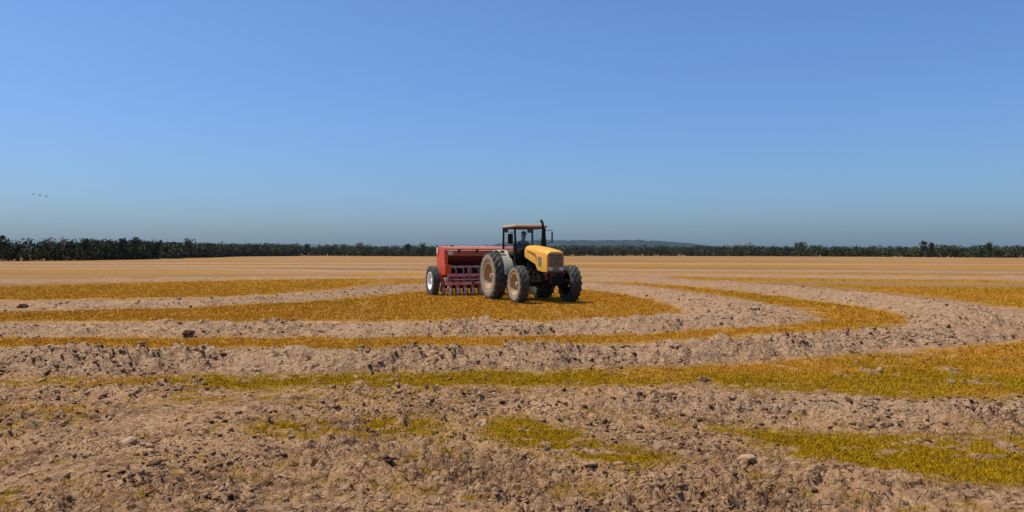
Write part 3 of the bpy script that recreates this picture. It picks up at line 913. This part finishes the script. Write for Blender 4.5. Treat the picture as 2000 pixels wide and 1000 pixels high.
# fenders: curved sheets inside the rear tyres
for s in (-1, 1):
    m_ = MB(); rings = []
    for k in range(19):
        a_ = R(4+k*8.2); rr = .975 if a_ > R(35) else .975-.0
        ca, sa = math.cos(a_)*rr, math.sin(a_)*rr
        ci, si = math.cos(a_)*(rr-.035), math.sin(a_)*(rr-.035)
        y0, y1 = s*.56, s*.90
        rings.append([(ca, y0, .885+sa), (ca, y1, .885+sa), (ci, y1, .885+si), (ci, y0, .885+si)])
    m_.loft(rings)
    rings = []
    m2 = MB()
    pr = [(math.cos(R(12+k*8.2))*.97, .885+math.sin(R(12+k*8.2))*.97) for k in range(19)]
    m2.prism([(x_*.96, .885+(z_-.885)*.96) for x_, z_ in pr]+[(-.55, 1.15), (.8, 1.15)], s*.55-.012, s*.55+.012)
    m2.build('fender_side', M_black, tr)
    m_.build('fender', M_fender, tr, smooth=True)
    ml = MB(); ml.box((.55, s*.86, 1.78), (.06, .16, .10)); ml.build('indicator', M_decal, tr, bevel=.01)
# exhaust on the far front corner
mb = MB()
mb.tube([(1.40,.40,1.25),(1.40,.40,1.75),(1.40,.40,1.78),(1.40,.40,2.25),(1.40,.40,2.28),(1.40,.40,2.70),(1.39,.39,2.84),(1.32,.36,2.92)], [.045,.045,.075,.075,.05,.046,.046,.05], 12)
mb.tube([(1.40,.40,1.3),(1.58,.32,1.32),(1.7,.2,1.35)], .04, 8)
mb.build('exhaust_pipe', M_black, tr, smooth=True)
# mirrors
for s, ym, zt in ((-1, -.80, 2.42), (1, .86, 2.50)):
    ar = MB(); ar.tube([(1.15, s*.60, zt+.08), (1.20, ym, zt+.06), (1.22, ym, zt-.02)], .013, 6)
    ar.build('mirror_arm', M_black, tr); ar = MB()
    ar.tube([(1.19, s*.60, zt-.42), (1.25, ym, zt-.36), (1.22, ym, zt-.30)], .011, 6)
    ar.build('mirror_arm', M_black, tr)
    mm_ = MB(); mm_.box((1.21, ym, zt-.17), (.05, .19, .36), Matrix.Rotation(R(-14 if s < 0 else 62), 3, 'Z')); mm_.build('mirror', M_black, tr, bevel=.02)
# steps, tank, rear linkage
for s in (-1, 1):
    mb = MB()
    for z_ in (.50, .78, 1.02): mb.box((1.15, s*.68, z_), (.34, .24, .035))
    mb.box((.99, s*.78, .76), (.03, .03, .60)); mb.box((1.31, s*.78, .76), (.03, .03, .60)); mb.box((1.15, s*.58, 1.0), (.32, .12, .06))
    mb.build('step', M_engine, tr, bevel=.005)
mb = MB(); mb.box((1.55, -.50, .88), (.42, .30, .40)); mb.build('fuel_tank', M_black, tr, bevel=.05)
mb = MB(); mb.box((1.6, .50, .88), (.48, .28, .36)); mb.build('battery_box', M_black, tr, bevel=.03)
mb = MB()
for s in (-1, 1): mb.tube([(-.2, s*.3, .62), (-.75, s*.38, .52)], .035, 8); mb.tube([(-.3, s*.24, 1.2), (-.55, s*.33, .58)], .022, 6)
mb.box((-.55, 0, .45), (.9, .12, .06))
mb.build('linkage', M_engine, tr)

# ------------------------------------------------------------------ driver
def skin_body(name, joints, edges, mat, parent):
    me = bpy.data.meshes.new(name)
    me.from_pydata([j[0] for j in joints], edges, [])
    o = bpy.data.objects.new(name, me); col.objects.link(o); o.parent = parent
    sk = o.modifiers.new('skin', 'SKIN'); sk.use_smooth_shade = True
    ss = o.modifiers.new('sub', 'SUBSURF'); ss.levels = 2; ss.render_levels = 2
    for i, j in enumerate(joints):
        r_ = j[1] if isinstance(j[1], tuple) else (j[1], j[1])
        me.skin_vertices[0].data[i].radius = r_
        me.skin_vertices[0].data[i].use_root = (i == 0)
    me.materials.append(mat)
    return o
M_skin = paint('skin', (.20, .10, .065), .6, dust=.15, scale=8)
M_cloth = paint('dark_clothes', (.012, .011, .011), .9, dust=.05, scale=6)
for m_ in (M_cloth, M_black, M_engine): m_.node_tree.nodes['Principled BSDF'].inputs['Specular IOR Level'].default_value = .12
M_cap = paint('dark_cap', (.015, .015, .018), .85, dust=.1, scale=6)
ca, sa = math.cos(HEAD), math.sin(HEAD)
dx, dy = .34, 0
drv = empty('person', (.23+dx*ca, 30.2+dx*sa, 1.53), HEAD)
tag(drv, 'driver in dark clothes and cap sitting in the tractor cab, leaning to the wheel', 'person')
J = [((.02,0,.10),(.15,.17)), ((.04,0,.30),(.13,.16)), ((.10,0,.50),(.13,.18)), ((.13,0,.60),(.09,.12)), ((.17,0,.68),.055), ((.21,0,.78),(.085,.078)), ((.215,0,.88),(.088,.078)), ((.21,0,.95),.045)]
E_ = [(0,1),(1,2),(2,3),(3,4),(4,5),(5,6),(6,7)]
for s in (-1, 1):
    b0 = len(J)
    J += [((.14,s*.20,.545),.062), ((.26,s*.25,.33),.048), ((.50,s*.17,.34),.036), ((.565,s*.13,.365),(.038,.022))]
    E_ += [(3,b0),(b0,b0+1),(b0+1,b0+2),(b0+2,b0+3)]
    for f in range(4):
        q = len(J); yy = s*(.13-.028+f*.018)
        J += [((.60,yy,.385),.010), ((.615,yy,.365),.009)]; E_ += [(b0+3,q),(q,q+1)]
    q = len(J); J += [((.575,s*.095,.36),.011), ((.60,s*.085,.345),.009)]; E_ += [(b0+3,q),(q,q+1)]
    b1 = len(J)
    J += [((.08,s*.10,.07),.095), ((.46,s*.14,.09),.072), ((.58,s*.14,-.22),.05), ((.60,s*.14,-.34),.042), ((.71,s*.15,-.365),(.045,.032))]
    E_ += [(0,b1),(b1,b1+1),(b1+1,b1+2),(b1+2,b1+3),(b1+3,b1+4)]
body = skin_body('body', J, E_, M_skin, drv)
# shirt and trousers: slightly larger shells over the same joints
SJ = [((.02,0,.12),(.175,.195)), ((.04,0,.30),(.15,.185)), ((.10,0,.50),(.15,.205)), ((.13,0,.60),(.10,.135))]
SE = [(0,1),(1,2),(2,3)]
for s in (-1, 1):
    b0 = len(SJ); SJ += [((.14,s*.20,.545),.078), ((.26,s*.25,.33),.062), ((.46,s*.185,.34),.046)]; SE += [(3,b0),(b0,b0+1),(b0+1,b0+2)]
skin_body('shirt', SJ, SE, M_cloth, drv)
TJ = [((.02,0,.10),(.165,.185))]; TE = []
for s in (-1, 1):
    b1 = len(TJ); TJ += [((.08,s*.10,.07),.108), ((.46,s*.14,.09),.086), ((.58,s*.14,-.22),.066), ((.60,s*.14,-.32),.06)]; TE += [(0,b1),(b1,b1+1),(b1+1,b1+2),(b1+2,b1+3)]
skin_body('trousers', TJ, TE, M_cloth, drv)
hc = Vector((.215, 0, .90))
for s in (-1, 1):
    MB().lathe([(0, -.012), (.03, -.010), (.032, .010), (0, .014)], c=(hc.x-.01, s*.082, hc.z-.05), n=10).build('ear', M_skin, drv, smooth=True)
    MB().lathe([(0, -.012), (.012, -.006), (.012, .006), (0, .012)], c=(hc.x+.080, s*.032, hc.z-.015), n=8).build('eye', M_cap, drv, smooth=True)
MB().tube([(hc.x+.082, 0, hc.z-.02), (hc.x+.108, 0, hc.z-.055), (hc.x+.085, 0, hc.z-.07)], [.010,.016,.012], 8).build('nose', M_skin, drv, smooth=True)
MB().box((hc.x+.083, 0, hc.z-.098), (.012, .045, .008)).build('mouth', M_cap, drv)
mb = MB()
rings = []
for k, (zz, rr) in enumerate(((-.0,.108),(.04,.106),(.075,.088),(.10,.05),(.108,.01))):
    rings.append([(hc.x-.005+rr*1.02*math.cos(2*math.pi*i/20), rr*.92*math.sin(2*math.pi*i/20), hc.z+.015+zz) for i in range(20)])
mb.loft(rings)
mb.loft([[(hc.x+.06+.13*math.cos(a_)*1.0, .085*math.sin(a_), hc.z+.018+t_-.03*math.cos(a_)) for a_ in [math.pi*(i/10)-math.pi/2 for i in range(11)]] for t_ in (0, .012)])
mb.build('cap', M_cap, drv, smooth=True)

# ------------------------------------------------------------------ seed drill
dr = empty('seed_drill', (-1.10, 33.5, 0), HEAD)
tag(dr, 'red trailed seed drill with long hopper and white rimmed wheels behind the tractor', 'seed drill')
HWD = 1.93
wheel(dr, (-.05, -2.30, .60), .62, .30, .36, -1, 20, M_white, M_rubber, lug_h=.03)
wheel(dr, (-.05, 2.30, .60), .62, .30, .36, 1, 20, M_white, M_rubber, lug_h=.03)
mb = MB(); mb.tube([(-.05,-2.25,.60),(-.05,2.25,.60)], .05, 10); mb.build('axle', M_dkred, dr)
# hopper: upper box with a front face, lower part tapering back under it
mb = MB(); mb.prism([(.50,1.62),(.52,1.92),(-.50,1.97),(-.52,1.62)], -HWD, HWD); hop = mb.build('hopper', M_redfront, dr, bevel=.015)
mb = MB(); mb.prism([(.49,1.615),(-.50,1.615),(-.22,1.20),(.02,1.20)], -HWD+.02, HWD-.02); mb.build('hopper_bottom', M_dkred, dr)  # dark red puts the shade under the hopper into its colour
for i in range(2):
    y0, y1 = (-HWD-.02, -.008) if i == 0 else (.008, HWD+.02)
    mb = MB(); mb.prism([(.545,1.825),(.575,1.83),(.38,1.985),(-.40,2.03),(-.52,1.995),(-.53,1.96),(-.40,1.975),(.36,1.945)], y0, y1); lid = mb.build('lid', M_redlid, dr, bevel=.01)
    for yy in (.3, .7):
        mb = MB(); mb.box((.535, y0+(y1-y0)*yy, 1.82), (.09, .10, .14)); mb.build('latch', M_dkred, lid)
for yy in (-1.45, .9, 1.5):
    mb = MB(); mb.box((-.1, yy, 2.035), (.06, .16, .05)); mb.build('lid_handle', M_dkred, dr, bevel=.01)
mb = MB(); mb.prism([(.508,1.67),(.518,1.67),(.527,1.80),(.517,1.80)], -1.83, -1.62); mb.build('sticker', M_label, dr)
# bright red end plates
for s in (-1, 1):
    mb = MB()
    mb.prism([(.50,1.96),(.56,1.86),(.52,1.45),(.66,.98),(.64,.84),(-.10,.80),(-.50,1.0),(-.56,1.70),(-.54,1.96)], s*(HWD+.04)-.02, s*(HWD+.04)+.02)
    mb.box((.60, s*(HWD-.08), 1.06), (.05, .26, .42))
    mb.box((.53, s*(HWD-.02), 1.5), (.05, .14, .5))
    ep = mb.build('end_plate', M_red, dr, bevel=.012)
    mb = MB(); mb.box((-.30, s*(HWD+.09), 1.84), (.14, .05, .24)); mb.build('level_window', M_label, ep, bevel=.01)
    mb = MB(); mb.box((.68, s*(HWD+.02), .66), (.09, .14, .16)); mb.build('end_bracket', M_hose, dr, bevel=.015)
    mb = MB(); mb.prism([(.3,.95),(.4,.55),(-.2,.50),(-.3,.9)], s*2.07-.03, s*2.07+.03); mb.build('wheel_arm', M_red, dr, bevel=.01)
# frame
mb = MB()
mb.box((.62, 0, .84), (.12, 2*HWD-.1, .12)); mb.box((.70, 0, .50), (.12, 2*HWD+.1, .13)); mb.box((-.25, 0, .72), (.12, 2*HWD-.1, .12))
for yy in (-1.9, -.95, 0, .95, 1.9): mb.box((.18, yy, .70), (.95, .09, .10)); mb.box((.55, yy, 1.02), (.08, .08, .34))
mb.build('frame', M_redbar, dr, bevel=.01)
mb = MB(); mb.box((-.36, 0, .93), (.04, 2*HWD-.1, .56)); mb.box((-.34, 0, .42), (.05, 2*HWD-.4, .34)); mb.build('dark_backing', M_dkred, dr, bevel=.01)  # dark sheet added to stand in for the shade behind the openers
mb = MB(); mb.tube([(.10,-1.9,1.165),(.10,1.9,1.165)], .03, 8); mb.build('feed_shaft', M_hose, dr)
mb = MB(); mb.box((.46, 0, 1.175), (.05, 2*HWD-.2, .07)); mb.build('hose_rail', M_hose, dr, bevel=.01)
mb = MB(); mb.box((.74, .0, .66), (.05, 2*HWD-.3, .05)); mb.build('lift_shaft', M_redbar, dr)
# repeated rows: feed cup, hose, opener arm with disc
NR = 12
ys_ = [-1.80+i*.327 for i in range(NR)]
cup = MB().prism([(-.02,1.10),(.36,1.10),(.40,1.21),(.02,1.24)], -.06, .06).build('feed_cup', M_hose, dr, bevel=.012)
h_ = MB().tube([(.36,0,1.12),(.46,.02,1.0),(.40,.0,.82),(.46,-.01,.60),(.50,0,.38)], 0.03, 7).build('seed_hose', M_hose, dr, smooth=True)
am = MB(); am.prism([(.74,.58),(.76,.46),(.52,.16),(.40,.16),(.44,.30),(.62,.58)], -.045, .045); am.tube([(.62,.0,.80),(.60,.0,.5),(.52,.0,.3)], .03, 7)
am = am.build('opener_arm', M_redbar, dr, bevel=.008)
dk = MB(); dk.lathe([(0,-.045),(.05,-.04),(.19,-.012),(.195,0),(.19,.012),(.05,.04),(0,.045)], n=28)
dk = dk.build('disc', M_steel, am, smooth=True); dk.location = (.52, .055, .19); dk.rotation_euler = (0, 0, R(7))
sc2 = MB(); sc2.box((.735, 0, .20), (.03, .11, .26), Matrix.Rotation(R(18), 3, 'Y')); sc2 = sc2.build('scraper', M_steel, am, bevel=.006)
pw = MB(); pw.lathe([(0,-.04),(.13,-.045),(.15,-.03),(.15,.03),(.13,.045),(0,.04)], n=22); pw = pw.build('press_wheel', M_rubber, dr, smooth=True); pw.location = (-.15, 0, .15)
for i, yy in enumerate(ys_):
    if i == 0:
        for o in (cup, h_, am): o.location.y = yy
        pw.location.y = yy
        continue
    for o in (cup, h_, pw, am):
        c = o.copy(); col.objects.link(c); c.parent = dr; c.location.y = yy
        if o is am:
            for ch in (dk, sc2):
                d_ = ch.copy(); col.objects.link(d_); d_.parent = c
for i in range(NR+1):                                             # second, staggered row of openers
    c = am.copy(); col.objects.link(c); c.parent = dr; c.location = (-.42, -1.96+i*.327, 0)
    for ch in (dk, sc2):
        d_ = ch.copy(); col.objects.link(d_); d_.parent = c
# pale brackets on the front bar
for yy in (-1.0, -.2, .6):
    mb = MB(); mb.box((.79, yy, .52), (.06, .22, .10)); mb.build('bar_clamp', M_hose, dr, bevel=.012)
# drawbar, jack, hydraulic cylinder
mb = MB()
for s in (-1, 1): mb.tube([(.70, s*.85, .52), (2.55, s*.10, .48)], .055, 8)
mb.box((2.75, 0, .47), (.50, .16, .10)); mb.box((1.3, 0, .51), (.10, 1.2, .09))
mb.build('drawbar', M_dkred, dr)
mb = MB(); mb.tube([(1.9,.0,.60),(1.3,0,.82),(.75,0,.95)], .045, 10); mb.tube([(1.9,-.22,.25),(1.9,-.22,1.0)], .035, 8); mb.build('hydraulic_cylinder', M_black, dr)
mb = MB()
for s in (-.1, .1): mb.tube([(.62,s,.95),(1.4,s*1.5,1.15),(2.4,s,1.05),(3.2,s*.6,1.1)], .016, 6)
mb.build('hydraulic_hose', M_black, dr)
# footboard at the rear
mb = MB(); mb.box((-.78, 0, .62), (.32, 2*HWD-.2, .04))
for yy in (-1.7, 0, 1.7): mb.box((-.52, yy, .66), (.5, .06, .06))
mb.build('footboard', M_redbar, dr)

# ------------------------------------------------------------------ birds
M_bird = paint('dark_feathers', (.05, .05, .055), .8, dust=.3, dust_col=(.16,.16,.16), scale=8)
def bird(x, y, z, rz, flap, label, span=.9):
    b_ = empty('bird', (x, y, z), rz)
    m_ = MB(); s = span
    m_.tube([(-.30*s,0,.0),(-.20*s,0,.01),(-.05*s,0,.0),(.10*s,0,.0),(.20*s,0,.03),(.25*s,0,.045),(.31*s,0,.035)], [.012*s,.035*s,.062*s,.058*s,.034*s,.032*s,.006*s], 10)
    m_.build('body', M_bird, b_, smooth=True)
    m_ = MB(); m_.add([(-.22*s,-.02*s,.012),(-.22*s,.02*s,.012),(-.38*s,.06*s,.0),(-.38*s,-.06*s,.0),(-.22*s,-.02*s,-.0),(-.22*s,.02*s,-.0),(-.38*s,.06*s,-.006),(-.38*s,-.06*s,-.006)],
        [(0,1,2,3),(7,6,5,4),(0,4,5,1),(1,5,6,2),(2,6,7,3),(3,7,4,0)]); m_.build('tail', M_bird, b_)
    for sd_ in (-1, 1):
        a, c_ = math.sin(flap), math.cos(flap)
        st_ = [(.0,.12,.11,.02), (.22,.13,.10,.016), (.40,.10,.05,.010), (.52,.02,.02,.005)]
        rings = []
        for d, lead, chord, th_ in st_:
            yy = sd_*d*s*c_; zz = d*s*a*(1 if d < .25 else .75)+.02
            rings.append([(lead*s, yy, zz), (lead*s-chord*s, yy, zz+th_*s), (lead*s-2.2*chord*s, yy, zz-.004), (lead*s-chord*s, yy, zz-th_*.4*s)])
        m_ = MB(); m_.loft(rings); m_.build('wing', M_bird, b_, smooth=True)
    tag(b_, label, 'bird', 'birds flying over the left woods')
bird(-102.11, 170, 14.49, R(10), .15, 'leftmost and faintest of three small birds in the left sky', 1.05)
bird(-97.73, 165, 13.8, R(-12), .55, 'middle one of three small birds in the left sky')
bird(-93.53, 160, 13.28, R(15), .30, 'rightmost and darkest of three small birds in the left sky', .95)

# ------------------------------------------------------------------ haze
def haze(density):
    mb = MB(); mb.box((0, 0, 56), (13600, 13600, 116))
    m, t, b = new_mat('haze_air')
    t.nodes.remove(b)
    v_ = N(t, 'ShaderNodeVolumePrincipled')
    v_.inputs['Color'].default_value = (.5, .75, 1.0, 1)
    v_.inputs['Density'].default_value = density
    t.links.new(v_.outputs[0], t.nodes['Material Output'].inputs['Volume'])
    o = mb.build('haze', m)
    tag(o, 'thin blue air between the field and the far hill', 'haze', kind='stuff')
haze(.00003)
